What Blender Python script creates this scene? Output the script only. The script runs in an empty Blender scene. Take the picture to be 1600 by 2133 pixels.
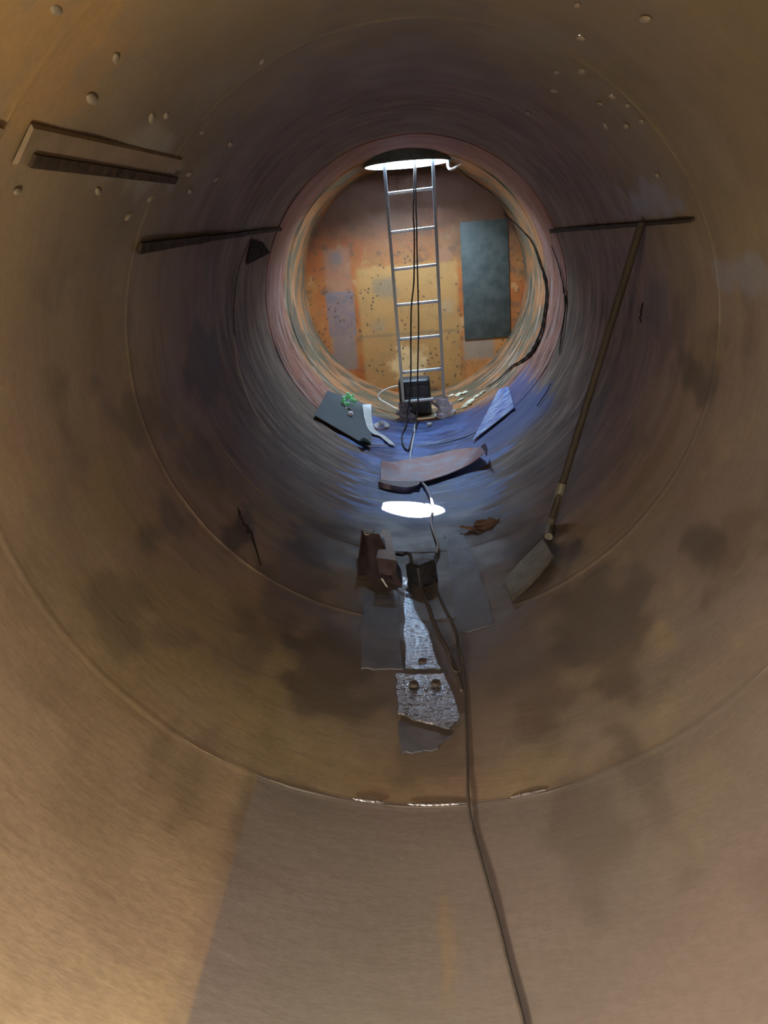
import bpy, bmesh, math, random
from mathutils import Vector, Matrix, noise as mnoise
random.seed(7)
S = bpy.context.scene
COL = S.collection
PI = math.pi
R = 1.22                      # radius of the tank
YB, YE = -2.6, 8.89           # near and far end of the tank
F = 1600.0                    # focal length in pixels of a 1600 x 2133 frame
CAM = Vector((0, 0, 1.68))

# ------------------------------------------------------------------ camera
def cam_axes(vp=(857, 500), roll=3.6):
    a = Vector(((vp[0]-800)/F, -(vp[1]-1066.5)/F, -1)).normalized()
    r = math.radians(roll)
    u = Vector((-math.sin(r), math.cos(r), 0)); u = (u - a*u.dot(a)).normalized()
    return Matrix((a.cross(u), a, u))        # camera -> world
MW = cam_axes()
def ray(px, py):
    return (MW @ Vector(((px-800)/F, -(py-1066.5)/F, -1))).normalized()
def on(px, py, h=0.0):
    """point of the shell (lifted h inwards) seen at a place of the photograph"""
    d = ray(px, py); ox, oz = CAM.x, CAM.z - R; r = R - h
    A = d.x*d.x + d.z*d.z; B = 2*(ox*d.x + oz*d.z); C = ox*ox + oz*oz - r*r
    t = (-B + math.sqrt(B*B - 4*A*C))/(2*A)
    return CAM + d*t
def on_y(px, py, Y, slope=0.0):
    """point of the plane y = Y + slope*z"""
    d = ray(px, py); t = (Y + slope*CAM.z - CAM.y)/(d.y - slope*d.z)
    return CAM + d*t
def ang(p): return math.atan2(p.x, R - p.z)
def shell(th, y, h=0.0):
    return Vector(((R-h)*math.sin(th), y, R - (R-h)*math.cos(th)))
cd = bpy.data.cameras.new('camera'); cam = bpy.data.objects.new('camera', cd); COL.objects.link(cam)
cd.sensor_fit = 'VERTICAL'; cd.sensor_height = 24.0; cd.lens = 24.0*F/2133.0
cd.clip_start = 0.02; cd.clip_end = 200
cam.matrix_world = Matrix.Translation(CAM) @ MW.to_4x4()
S.camera = cam

# ------------------------------------------------------------------ node helpers
class G:
    def __init__(s, name):
        s.m = bpy.data.materials.new(name); s.m.use_nodes = True
        s.t = s.m.node_tree; s.t.nodes.clear()
        s.out = s.t.nodes.new('ShaderNodeOutputMaterial')
        s.b = s.t.nodes.new('ShaderNodeBsdfPrincipled')
        s.t.links.new(s.b.outputs[0], s.out.inputs[0])
        s.tc = s.t.nodes.new('ShaderNodeTexCoord')
        s.P = s.tc.outputs['Object']
    def put(s, sock, v):
        if isinstance(v, bpy.types.NodeSocket): s.t.links.new(v, sock)
        elif isinstance(v, (tuple, list)) and len(v) == 3 and sock.type == 'RGBA': sock.default_value = (*v, 1)
        else: sock.default_value = v
    def math(s, op, a, b=0.0, c=None):
        n = s.t.nodes.new('ShaderNodeMath'); n.operation = op
        s.put(n.inputs[0], a); s.put(n.inputs[1], b)
        if c is not None: s.put(n.inputs[2], c)
        return n.outputs[0]
    def xyz(s, v=None):
        n = s.t.nodes.new('ShaderNodeSeparateXYZ'); s.put(n.inputs[0], v or s.P); return n.outputs
    def vm(s, op, a, b):
        n = s.t.nodes.new('ShaderNodeVectorMath'); n.operation = op
        s.put(n.inputs[0], a); s.put(n.inputs[1], b)
        return n.outputs['Value'] if op == 'LENGTH' else n.outputs[0]
    def noise(s, scale, detail=4, rough=0.55, sc=(1, 1, 1), off=(0, 0, 0), dist=0.0):
        v = s.vm('MULTIPLY', s.P, sc) if sc != (1, 1, 1) else s.P
        if off != (0, 0, 0): v = s.vm('ADD', v, off)
        n = s.t.nodes.new('ShaderNodeTexNoise'); s.put(n.inputs['Vector'], v)
        n.inputs['Scale'].default_value = scale; n.inputs['Detail'].default_value = detail
        n.inputs['Roughness'].default_value = rough; n.inputs['Distortion'].default_value = dist
        return n.outputs['Fac']
    def vor(s, scale, sc=(1, 1, 1), feat='F1'):
        v = s.vm('MULTIPLY', s.P, sc)
        n = s.t.nodes.new('ShaderNodeTexVoronoi'); n.feature = feat; s.put(n.inputs['Vector'], v)
        n.inputs['Scale'].default_value = scale
        return n.outputs['Distance']
    def ss(s, v, a, b, lo=0.0, hi=1.0):
        n = s.t.nodes.new('ShaderNodeMapRange'); n.interpolation_type = 'SMOOTHSTEP'
        if a > b: a, b, lo, hi = b, a, hi, lo
        s.put(n.inputs['Value'], v)
        n.inputs['From Min'].default_value = a; n.inputs['From Max'].default_value = b
        n.inputs['To Min'].default_value = lo; n.inputs['To Max'].default_value = hi
        return n.outputs[0]
    def mix(s, f, a, b, blend='MIX'):
        n = s.t.nodes.new('ShaderNodeMix'); n.data_type = 'RGBA'; n.blend_type = blend
        s.put(n.inputs['Factor'], f); s.put(n.inputs['A'], a) if False else None
        s.put(n.inputs[0], f); s.put(n.inputs[6], a); s.put(n.inputs[7], b)
        return n.outputs[2]
    def mul(s, *a):
        r = a[0]
        for x in a[1:]: r = s.math('MULTIPLY', r, x)
        return r
    def bump(s, h, strength=0.3, dist=0.01, nrm=None):
        n = s.t.nodes.new('ShaderNodeBump'); n.inputs['Strength'].default_value = strength
        n.inputs['Distance'].default_value = dist; s.put(n.inputs['Height'], h)
        if nrm: s.put(n.inputs['Normal'], nrm)
        return n.outputs[0]
    def fin(s, col, rough=0.7, metal=0.0, nrm=None, spec=0.5):
        s.put(s.b.inputs['Base Color'], col); s.put(s.b.inputs['Roughness'], rough)
        s.put(s.b.inputs['Metallic'], metal); s.b.inputs['Specular IOR Level'].default_value = spec
        if nrm: s.put(s.b.inputs['Normal'], nrm)
        return s.m
def simple(name, c1, c2, scale=12, rough=0.6, metal=0.0, bump=0.2, sc=(1, 1, 1), spec=0.5):
    g = G(name); n = g.noise(scale, 5, 0.6, sc)
    f = g.ss(n, 0.35, 0.65)
    return g.fin(g.mix(f, c1, c2), g.ss(n, 0.2, 0.8, rough-0.08, rough+0.08), metal,
                 g.bump(n, bump, 0.01), spec)

# ------------------------------------------------------------------ object helpers
def link(name, me, mat=None, parent=None, smooth=True):
    o = bpy.data.objects.new(name, me); COL.objects.link(o)
    if mat: me.materials.append(mat)
    if smooth: me.polygons.foreach_set('use_smooth', [True]*len(me.polygons))
    if parent: o.parent = parent; o.matrix_parent_inverse = Matrix.Translation(-parent.location) if parent.type == 'EMPTY' else Matrix()
    return o
def obj(name, bm, mat=None, parent=None, smooth=True, sharp=40):
    bmesh.ops.recalc_face_normals(bm, faces=bm.faces[:]) if bm.faces else None
    me = bpy.data.meshes.new(name); bm.to_mesh(me); bm.free()
    o = link(name, me, mat, parent, smooth)
    if smooth and sharp: me.set_sharp_from_angle(angle=math.radians(sharp))
    return o
def tag(o, label=None, cat=None, group=None, kind=None):
    if label: o['label'] = label
    if cat: o['category'] = cat
    if group: o['group'] = group
    if kind: o['kind'] = kind
    return o
def thing(name, loc, label, cat, group=None):
    o = bpy.data.objects.new(name, None); COL.objects.link(o); o.location = loc; o.empty_display_size = 0.1
    return tag(o, label, cat, group)
def box(bm, c, sx, sy, sz, M=None, bev=0.0, seg=2):
    r = bmesh.ops.create_cube(bm, size=1.0)
    T = Matrix.Translation(c) @ (M.to_4x4() if M else Matrix()) @ Matrix.Diagonal((sx, sy, sz, 1))
    bmesh.ops.transform(bm, matrix=T, verts=r['verts'])
    if bev:
        es = list({e for v in r['verts'] for e in v.link_edges})
        bmesh.ops.bevel(bm, geom=es, offset=bev, segments=seg, affect='EDGES', profile=0.5)
def smooth_path(pts, n=6):
    out = []
    P = [Vector(p) for p in pts]
    for i in range(len(P)-1):
        p0 = P[max(i-1, 0)]; p1 = P[i]; p2 = P[i+1]; p3 = P[min(i+2, len(P)-1)]
        for k in range(n):
            t = k/n
            out.append(0.5*((2*p1) + (p2-p0)*t + (2*p0-5*p1+4*p2-p3)*t*t + (3*p1-p0-3*p2+p3)*t**3))
    out.append(P[-1]); return out
def tube(bm, pts, r, seg=10, cap=True, prof=None):
    rings = []; N = None
    for i, p in enumerate(pts):
        t = (pts[min(i+1, len(pts)-1)] - pts[max(i-1, 0)]).normalized()
        if N is None:
            N = t.orthogonal().normalized()
        N = (N - t*N.dot(t)).normalized(); B = t.cross(N)
        rr = r(i/(len(pts)-1)) if callable(r) else r
        rings.append([bm.verts.new(p + (N*math.cos(2*PI*k/seg) + B*math.sin(2*PI*k/seg))*rr) for k in range(seg)])
    for a, b in zip(rings, rings[1:]):
        for k in range(seg): bm.faces.new((a[k], a[(k+1) % seg], b[(k+1) % seg], b[k]))
    if cap: bm.faces.new(rings[0][::-1]); bm.faces.new(rings[-1])
def sheet(rows, th=0.004, mid=None):
    """solid sheet from rows of points"""
    bm = bmesh.new()
    V = [[bm.verts.new(p) for p in r] for r in rows]
    for a, b in zip(V, V[1:]):
        for k in range(len(a)-1): bm.faces.new((a[k], a[k+1], b[k+1], b[k]))
    bmesh.ops.recalc_face_normals(bm, faces=bm.faces[:])
    bmesh.ops.solidify(bm, geom=bm.faces[:], thickness=th)
    return bm
def lerp_rows(A, B, n):
    return [[a.lerp(b, i/n) for a, b in zip(A, B)] for i in range(n+1)]

# ------------------------------------------------------------------ materials
STAINS_SHADE = []            # dirt marks, wear and painted shade of the shell: place, reach round and along, colour, strength
def dirt_shade(p):
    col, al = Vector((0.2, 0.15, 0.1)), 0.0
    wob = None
    for c, st, sy, k, f in STAINS_SHADE:
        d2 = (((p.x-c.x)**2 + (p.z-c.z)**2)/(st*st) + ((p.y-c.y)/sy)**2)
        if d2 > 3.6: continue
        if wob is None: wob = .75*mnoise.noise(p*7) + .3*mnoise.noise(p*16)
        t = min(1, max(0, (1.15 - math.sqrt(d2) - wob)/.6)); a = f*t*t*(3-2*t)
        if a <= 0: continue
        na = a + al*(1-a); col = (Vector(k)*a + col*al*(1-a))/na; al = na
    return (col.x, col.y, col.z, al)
def m_shell():
    g = G('rusted_shell'); x, y, z = g.xyz()
    th = g.math('ARCTAN2', x, g.math('SUBTRACT', R, z))
    ath = g.math('ABSOLUTE', th)
    big = g.noise(0.9, 2, 0.55, (1, 1.0, 1))
    med = g.noise(3.2, 4, 0.6, (1, 1.2, 1), (5, 2, 1))
    fine = g.noise(45, 1, 0.6)
    strk = g.noise(1.5, 3, 0.65, (1, 6, 1), (3, 0, 7))          # brushed round the girth
    strk2 = g.noise(2.4, 4, 0.7, (1, 5, 1), (9, 3, 1))
    nf = g.ss(y, 2.4, 4.8, .25, 1.0)
    c = g.mix(g.ss(big, 0.38, 0.62), (0.33, 0.26, 0.165), (0.34, 0.235, 0.165))
    c = g.mix(g.ss(med, 0.42, 0.66, 0, 0.7), c, (0.34, 0.27, 0.205))
    c = g.mix(g.ss(med, 0.46, 0.30, 0, 0.55), c, (0.21, 0.17, 0.125))
    rs = g.mul(g.ss(x, -.1, .9), g.ss(z, 2.0, .9), g.ss(y, 4.0, 2.6)); c = g.mix(g.mul(rs, 0.85), c, (0.26, 0.225, 0.205)); ls = g.math('SUBTRACT', 1.0, g.mul(rs, .8))
    blo = g.noise(2.3, 3, 0.55, (1, .8, 1), (11, 4, 6))
    blo2 = g.noise(1.3, 2, 0.5, (1, .7, 1), (2, 9, 5))
    c = g.mix(g.mul(ls, g.ss(blo2, 0.50, 0.64, 0, 0.55)), c, (0.33, 0.255, 0.10))
    c = g.mix(g.mul(ls, g.ss(blo2, 0.48, 0.36, 0, 0.5)), c, (0.30, 0.215, 0.185))
    c = g.mix(g.ss(blo, 0.53, 0.66, 0, 0.62), c, (0.15, 0.115, 0.085))
    c = g.mix(g.ss(blo, 0.46, 0.33, 0, 0.55), c, (0.42, 0.33, 0.21))
    c = g.mix(g.mul(nf, g.ss(strk, 0.5, 0.62, 0, 0.6)), c, (0.17, 0.125, 0.09))
    c = g.mix(g.mul(nf, g.ss(strk, 0.46, 0.34, 0, 0.55)), c, (0.42, 0.33, 0.24))
    # olive and darker towards the top
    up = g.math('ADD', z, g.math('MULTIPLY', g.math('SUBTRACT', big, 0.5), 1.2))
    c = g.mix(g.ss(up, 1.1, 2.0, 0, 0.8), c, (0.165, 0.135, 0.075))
    # later courses: reddish lining, pale scuffs
    yj = g.math('ADD', y, g.math('MULTIPLY', g.math('SUBTRACT', med, 0.5), 0.25))
    c = g.mix(g.mul(g.ss(yj, 3.1, 4.9), 0.85), c, g.mix(g.ss(strk2, .4, .62), (0.105, 0.060, 0.036), (0.185, 0.108, 0.066)))  # middle courses painted darker brown for the shade there
    lin = g.ss(yj, 6.42, 6.5); dn = g.ss(ath, 2.3, 1.3, .35, 1.0)
    red = g.mix(g.ss(strk, 0.4, 0.62), (0.34, 0.11, 0.06), (0.33, 0.155, 0.11))
    red = g.mix(g.mul(dn, g.ss(strk2, 0.52, 0.66, 0, 0.65)), red, (0.55, 0.45, 0.42))
    red = g.mix(g.ss(strk2, 0.46, 0.34, 0, 0.7), red, (0.14, 0.10, 0.075))
    c = g.mix(g.mul(lin, 0.85), c, red)
    # last course: orange with olive
    las = g.ss(g.math('ADD', y, g.math('MULTIPLY', g.math('SUBTRACT', strk2, 0.5), 0.15)), 7.38, 7.46)
    oli = g.mix(g.ss(med, 0.42, 0.6), (0.10, 0.088, 0.045), (0.36, 0.14, 0.035))
    oli = g.mix(g.mul(dn, dn, g.ss(strk2, 0.55, 0.68, 0, 0.55)), oli, (0.55, 0.45, 0.28))
    c = g.mix(g.mul(las, 0.9), c, oli)
    # dark upper quarter of the last courses
    # scuffed pale streaks low on the flanks between the second and fifth course
    low = g.mul(g.ss(ath, 0.35, 0.6), g.ss(ath, 2.0, 1.2), g.ss(y, 4.4, 5.2))
    c = g.mix(g.mul(low, g.ss(strk2, 0.52, 0.66), 0.65), c, (0.36, 0.25, 0.20))
    c = g.mix(g.mul(low, g.ss(strk2, 0.48, 0.38), 0.75), c, (0.065, 0.04, 0.027))
    # blue grey plate along the bottom, with the skylight glow painted in
    tj = g.math('ADD', ath, g.math('MULTIPLY', g.math('SUBTRACT', strk, 0.5), 0.9))
    blue = g.mul(g.ss(tj, 0.50, 0.36), g.ss(y, 4.1, 4.7), g.ss(y, 7.44, 7.38))
    bl = g.mix(g.ss(med, 0.4, 0.62), (0.04, 0.072, 0.21), (0.13, 0.22, 0.54))
    bl = g.mix(g.ss(strk2, 0.56, 0.66, 0, 0.6), bl, (0.42, 0.48, 0.62))
    c = g.mix(blue, c, bl)
    # blue patch on the right hand flank
    rj = g.math('ADD', th, g.math('MULTIPLY', g.math('SUBTRACT', strk2, 0.5), 0.5))
    br = g.mul(g.ss(rj, 0.30, 0.36), g.ss(rj, 0.98, 0.86), g.ss(y, 5.5, 5.9), g.ss(y, 7.3, 7.1))
    c = g.mix(g.mul(br, 0.8), c, (0.085, 0.125, 0.32))
    # darker dull grey along the trough
    tm = g.math('ADD', ath, g.math('MULTIPLY', g.math('SUBTRACT', med, 0.5), 0.35))
    trough_tone = g.mul(g.ss(tm, 0.62, 0.12), g.ss(y, 4.8, 4.2), g.ss(y, 2.05, 2.9))
    c = g.mix(g.mul(trough_tone, 0.85), c, (0.125, 0.115, 0.115))
    # nearer liner plate: greyer strip between two lengthwise edges
    pl = g.mul(g.ss(th, -0.502, -0.492), g.ss(th, 1.1, 0.3), g.ss(y, 1.985, 1.975))
    c = g.mix(pl, c, g.mix(g.ss(big, 0.35, 0.65), (0.215, 0.195, 0.165), (0.25, 0.205, 0.185)))
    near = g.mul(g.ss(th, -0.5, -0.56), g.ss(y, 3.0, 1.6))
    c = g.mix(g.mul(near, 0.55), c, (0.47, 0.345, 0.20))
    # stains and painted shade, each with its own place
    def stain_shade(px, py, st, sy, col, f):
        STAINS_SHADE.append((on(px, py), st, sy, col, f))
    stain_shade(1470, 1140, .085, .20, (0.09, 0.075, 0.06), .65)
    stain_shade(1350, 425, .10, .55, (0.25, 0.25, 0.27), .75)
    stain_shade(1560, 580, .09, .30, (0.30, 0.30, 0.33), .75)
    stain_shade(300, 330, .13, .45, (0.31, 0.29, 0.23), .7)
    stain_shade(420, 760, .22, .45, (0.095, 0.075, 0.06), .75)
    stain_shade(300, 870, .18, .30, (0.16, 0.125, 0.09), .6)
    stain_shade(350, 1090, .10, .28, (0.12, 0.11, 0.095), .6)
    stain_shade(500, 1110, .07, .35, (0.07, 0.06, 0.055), .7)
    stain_shade(240, 1270, .12, .30, (0.16, 0.135, 0.085), .5)
    stain_shade(1440, 780, .11, .30, (0.10, 0.085, 0.07), .7)
    stain_shade(1360, 620, .16, .22, (0.11, 0.10, 0.075), .6)
    stain_shade(620, 690, .22, .35, (0.075, 0.065, 0.045), .75)
    stain_shade(1250, 1300, .24, .55, (0.115, 0.095, 0.08), .65)  # this and the next darken the trough sides
    stain_shade(620, 1220, .24, .60, (0.115, 0.09, 0.075), .65)
    stain_shade(390, 1640, .05, .30, (0.22, 0.16, 0.10), .4)
    stain_shade(340, 1560, .03, .25, (0.21, 0.155, 0.10), .4)
    stain_shade(930, 1950, .028, .17, (0.33, 0.24, 0.13), .5)
    stain_shade(1350, 1630, .05, .32, (0.15, 0.12, 0.10), .45)
    stain_shade(690, 1400, .22, .40, (0.10, 0.082, 0.062), .7)  # this and the next two paint shade beside the trough
    stain_shade(1120, 1150, .18, .40, (0.07, 0.058, 0.05), .75)
    stain_shade(680, 1130, .20, .40, (0.075, 0.06, 0.055), .7)
    stain_shade(1130, 1420, .18, .35, (0.14, 0.11, 0.09), .5)
    stain_shade(1230, 1760, .10, .28, (0.15, 0.12, 0.10), .5)
    stain_shade(60, 90, .22, .45, (0.44, 0.26, 0.08), .55)
    stain_shade(850, 120, .55, .9, (0.15, 0.115, 0.085), .6)  # darkens the middle of the ceiling
    at = g.t.nodes.new('ShaderNodeAttribute'); at.attribute_name = 'dirt_shade_marks'
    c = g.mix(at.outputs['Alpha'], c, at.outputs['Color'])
    c = g.mix(g.ss(fine, 0.3, 0.7, 0.0, 0.14), c, (0.12, 0.09, 0.06))
    h = g.noise(6, 4, 0.6, (1, 2.2, 1), (1, 5, 2))
    rough = g.math('SUBTRACT', g.ss(med, 0.3, 0.7, 0.60, 0.80), g.math('MULTIPLY', g.math('MAXIMUM', blue, trough_tone), 0.22))
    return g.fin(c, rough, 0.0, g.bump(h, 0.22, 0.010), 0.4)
def m_end():
    g = G('rusted_end_plate'); x, y, z = g.xyz()
    big = g.noise(1.6, 5, 0.6); med = g.noise(6, 5, 0.62, off=(3, 1, 2)); fine = g.noise(60, 3, 0.6)
    c = g.mix(g.ss(big, 0.36, 0.62), (0.36, 0.095, 0.018), (0.40, 0.17, 0.042))
    c = g.mix(g.ss(med, 0.5, 0.64, 0, 0.75), c, (0.15, 0.08, 0.04))
    c = g.mix(g.ss(med, 0.42, 0.3, 0, 0.5), c, (0.55, 0.33, 0.14))
    c = g.mix(g.ss(g.math('ADD', z, g.math('MULTIPLY', g.math('SUBTRACT', big, .5), .9)), 1.15, 2.05, 0, 0.92), c, (0.095, 0.05, 0.034))  # shade below the manhole rim painted into the upper end wall
    wob = g.math('MULTIPLY', g.math('SUBTRACT', med, 0.5), 0.05)
    xw = g.math('ADD', x, wob); zw = g.math('ADD', z, wob)
    def rect(a, b, col, f, e=0.012, wig=True):
        nonlocal c
        p, q = on_y(*a, YE), on_y(*b, YE)
        X, Z = (xw, zw) if wig else (x, z)
        m = g.mul(g.ss(X, p.x-e, p.x+e), g.ss(X, q.x+e, q.x-e), g.ss(Z, q.z-e, q.z+e), g.ss(Z, p.z+e, p.z-e), f)
        c = g.mix(m, c, col)
    rect((742, 560), (962, 800), (0.42, 0.225, 0.07), .75, .03)
    rect((672, 520), (735, 612), (0.30, 0.17, 0.11), .5, .03)
    rect((640, 640), (742, 800), (0.46, 0.16, 0.04), .55, .06)
    rect((965, 700), (1070, 800), (0.50, 0.21, 0.055), .6, .05)
    rect((690, 700), (746, 768), (0.20, 0.18, 0.16), .7, .03)
    rect((965, 702), (1030, 745), (0.27, 0.21, 0.15), .8, .03)
    g2 = g.mix(g.ss(g.noise(40, 2, .5, (1, 1, 3)), .5, .62), (0.15, 0.14, 0.17), (0.24, 0.18, 0.11))
    rect((677, 610), (744, 698), g2, .7, .01)
    rect((738, 520), (743, 800), (0.12, 0.065, 0.035), .8, .004, False)
    rect((745, 700), (958, 690), (0.20, 0.12, 0.06), .5, .004, False)
    rect((959, 470), (963, 790), (0.14, 0.09, 0.05), .6, .004, False)
    def blot(px, py, s, col, f):
        nonlocal c
        p = on_y(px, py, YE)
        d = g.vm('LENGTH', g.vm('MULTIPLY', g.vm('SUBTRACT', g.P, tuple(p)), (1/s, 1, 1/s)), (0, 0, 0))
        c = g.mix(g.ss(g.math('ADD', d, g.math('MULTIPLY', g.math('SUBTRACT', med, .5), 2.2)), 1.2, .5, 0, f), c, col)
    blot(805, 600, .14, (0.19, 0.14, 0.085), .7); blot(930, 640, .10, (0.38, 0.24, 0.12), .6)
    blot(790, 680, .10, (0.28, 0.19, 0.10), .55); blot(700, 540, .09, (0.15, 0.12, 0.10), .7)
    blot(925, 530, .10, (0.25, 0.12, 0.07), .7); blot(850, 760, .22, (0.78, 0.52, 0.24), .7)  # the last blot paints the bright glow at the bottom
    sp = g.math('MULTIPLY', g.ss(g.vor(17), 0.30, 0.14), g.ss(g.noise(4, 3, .5, off=(7, 0, 3)), 0.46, 0.56))
    c = g.mix(g.mul(sp, 0.85), c, (0.10, 0.055, 0.03))
    h = g.math('ADD', med, g.math('MULTIPLY', fine, 0.3))
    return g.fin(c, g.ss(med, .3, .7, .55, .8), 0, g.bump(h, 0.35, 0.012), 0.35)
def m_wear():
    g = G('wet_pitted_plate'); n = g.noise(9, 5, .6); pit = g.noise(46, 3, .6, (1, 1.6, 1)); pit2 = g.noise(20, 2, .5, off=(4, 1, 0))
    c = g.mix(g.ss(n, .38, .62), (0.62, 0.66, 0.74), (0.78, 0.82, 0.90))
    c = g.mix(g.ss(pit, .44, .34, 0, .8), c, (0.06, 0.055, 0.05))
    return g.fin(c, g.ss(n, .35, .65, .13, .20), 0.95, g.bump(g.math('ADD', pit, g.math('MULTIPLY', pit2, .6)), 0.5, 0.009), 0.6)
MAT = {}
MAT['shell'] = m_shell(); MAT['end'] = m_end(); MAT['wear'] = m_wear()
MAT['tar2'] = simple('dark_plug', (0.07, 0.06, 0.05), (0.11, 0.09, 0.075), 30, .8, 0, .3)
MAT['dull'] = simple('dull_trough_plate', (0.12, 0.125, 0.155), (0.18, 0.185, 0.22), 9, .55, .1, .3)
MAT['weld'] = simple('weld_glint', (0.45, 0.42, 0.45), (0.62, 0.60, 0.64), 60, .30, .95, .3)
MAT['tar'] = simple('black_gap', (0.006, 0.005, 0.004), (0.015, 0.011, 0.009), 20, .95, 0, .3, (1, 1, 1), 0.05)
MAT['gap_shade'] = simple('dark_gap_shade', (0.035, 0.027, 0.02), (0.075, 0.055, 0.04), 20, .9, 0, .3, (1, 1, 1), 0.1)
MAT['bar'] = simple('rusty_bar', (0.20, 0.155, 0.085), (0.26, 0.19, 0.12), 14, .7, 0, .3)
MAT['stud'] = simple('stud_pale', (0.26, 0.22, 0.15), (0.33, 0.28, 0.20), 40, .6, 0, .2)
MAT['alu'] = simple('brushed_aluminium', (0.66, 0.70, 0.74), (0.76, 0.80, 0.84), 30, .42, .5, .08, (1, 1, 0.05))
MAT['rail'] = simple('dull_aluminium', (0.20, 0.23, 0.26), (0.30, 0.33, 0.37), 30, .42, .6, .08, (1, 1, 0.05))
MAT['neck'] = simple('pale_painted_neck', (0.80, 0.80, 0.78), (0.86, 0.86, 0.85), 15, .6, 0, .1)
MAT['coam'] = simple('dark_coaming', (0.055, 0.075, 0.06), (0.09, 0.10, 0.085), 18, .6, 0, .3)
MAT['blackp'] = simple('black_plastic', (0.022, 0.023, 0.027), (0.03, 0.031, 0.036), 40, .5, 0, .1)
MAT['greyp'] = simple('dark_grey_plastic', (0.055, 0.058, 0.066), (0.07, 0.072, 0.08), 40, .55, 0, .1)
MAT['cordk'] = simple('black_rubber_cord', (0.015, 0.015, 0.016), (0.03, 0.028, 0.027), 30, .5, 0, .1)
MAT['cordd'] = simple('dusty_dark_cord', (0.085, 0.072, 0.062), (0.12, 0.10, 0.086), 30, .7, 0, .1)
MAT['cordg'] = simple('grey_cord', (0.66, 0.66, 0.66), (0.76, 0.76, 0.75), 30, .55, 0, .1)
MAT['cordw'] = simple('white_cord', (0.78, 0.73, 0.62), (0.85, 0.80, 0.70), 30, .5, 0, .1)
MAT['rag'] = simple('grey_rag', (0.74, 0.78, 0.84), (0.90, 0.92, 0.95), 22, .8, 0, .5)
MAT['ragd'] = simple('dirty_rag', (0.13, 0.12, 0.14), (0.36, 0.36, 0.40), 26, .85, 0, .6)
MAT['green'] = simple('green_rubber', (0.22, 0.97, 0.34), (0.40, 1.0, 0.55), 30, .45, 0, .1)
MAT['mat'] = simple('dark_mat', (0.055, 0.072, 0.08), (0.085, 0.10, 0.105), 10, .7, 0, .2)
MAT['paper'] = simple('pale_paper', (0.55, 0.55, 0.52), (0.70, 0.70, 0.68), 14, .75, 0, .3)
MAT['dkgreen'] = simple('dark_green_scrap', (0.018, 0.035, 0.025), (0.03, 0.05, 0.04), 20, .7, 0, .2)
MAT['rust'] = simple('rusty_sheet', (0.40, 0.20, 0.17), (0.40, 0.34, 0.40), 6, .55, .1, .4)
MAT['plate'] = simple('purple_brown_steel', (0.050, 0.036, 0.040), (0.085, 0.056, 0.060), 9, .45, .25, .3)
MAT['tongue'] = simple('bare_steel_tongue', (0.33, 0.27, 0.25), (0.48, 0.40, 0.36), 14, .5, .25, .3)
MAT['shov'] = simple('dull_shovel_steel', (0.17, 0.16, 0.12), (0.27, 0.25, 0.20), 12, .55, .3, .2)
MAT['wood'] = simple('dirty_wood', (0.045, 0.036, 0.025), (0.075, 0.06, 0.04), 30, .75, 0, .3, (1, 1, 0.08))
MAT['flake'] = simple('pale_scale', (0.58, 0.52, 0.36), (0.75, 0.70, 0.52), 25, .8, 0, .5)
MAT['rflake'] = simple('rust_scale', (0.11, 0.065, 0.05), (0.20, 0.125, 0.09), 18, .8, 0, .6)
MAT['blue'] = simple('blue_liner', (0.04, 0.14, 0.55), (0.55, 0.72, 0.98), 7, .35, 0, .4, (1, 3, 1))
MAT['patch'] = simple('grey_green_plate', (0.040, 0.050, 0.043), (0.075, 0.083, 0.07), 7, .6, .1, .3)
MAT['stone'] = simple('white_chip', (0.70, 0.68, 0.66), (0.82, 0.80, 0.80), 30, .7, 0, .4)

# ------------------------------------------------------------------ the shell
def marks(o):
    ca = o.data.color_attributes.new('dirt_shade_marks', 'FLOAT_COLOR', 'POINT')
    ca.data.foreach_set('color', [q for v in o.data.vertices for q in dirt_shade(v.co)])
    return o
RINGS = [(0.72, .001), (1.97, .0012), (3.22, .003), (4.05, .002), (5.15, .003), (6.48, .003), (7.58, .003)]
STEP = [(-9, 0.0), (1.97, .0), (3.22, .0), (5.15, -.006), (6.48, -.001), (7.58, .003)]
def rad_off(y):
    h = 0.0
    for (ys, _), i in zip(STEP, range(9)):
        if y >= ys: h = STEP[i][1]
    for yr, a in RINGS:
        d = abs(y - yr)
        if d < .02: h = max(h, h + 0) + a*math.cos(d/.02*PI/2)
    return h
ys = []
y = YB
while y < YE:
    ys.append(round(y, 4)); y += 0.035
for yr, _ in RINGS:
    ys = [v for v in ys if abs(v-yr) > .03]
    ys += [yr-.024, yr-.018, yr-.009, yr-.0005, yr+.0005, yr+.009, yr+.018, yr+.024]
ys += [YE]; ys = sorted(set(ys))
NT = 288
HC, HR = 7.85, 0.39                      # manhole centre along the tank and its radius
SECT = {'floor': (-36, 36), 'wall_right': (36, 144), 'ceiling': (144, 216), 'wall_left': (216, 324)}
def P_at(k, yv):
    th = 2*PI*k/NT
    h = 0.0
    if abs(yv-HC) > .5 or abs(th-PI) > .5:
        q = Vector((math.sin(th)*1.4, yv*1.1, math.cos(th)*1.4))
        h = .006*mnoise.noise(q*1.3) + .0035*mnoise.noise(q*3.7)
    return shell(th, yv, rad_off(yv) + h)
GRID = [[P_at(k, yv) for k in range(NT)] for yv in ys]
def nrm(i, k):
    a = GRID[min(i+1, len(ys)-1)][k] - GRID[max(i-1, 0)][k]
    b = GRID[i][(k+1) % NT] - GRID[i][(k-1) % NT]
    return a.cross(b).normalized()
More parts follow.
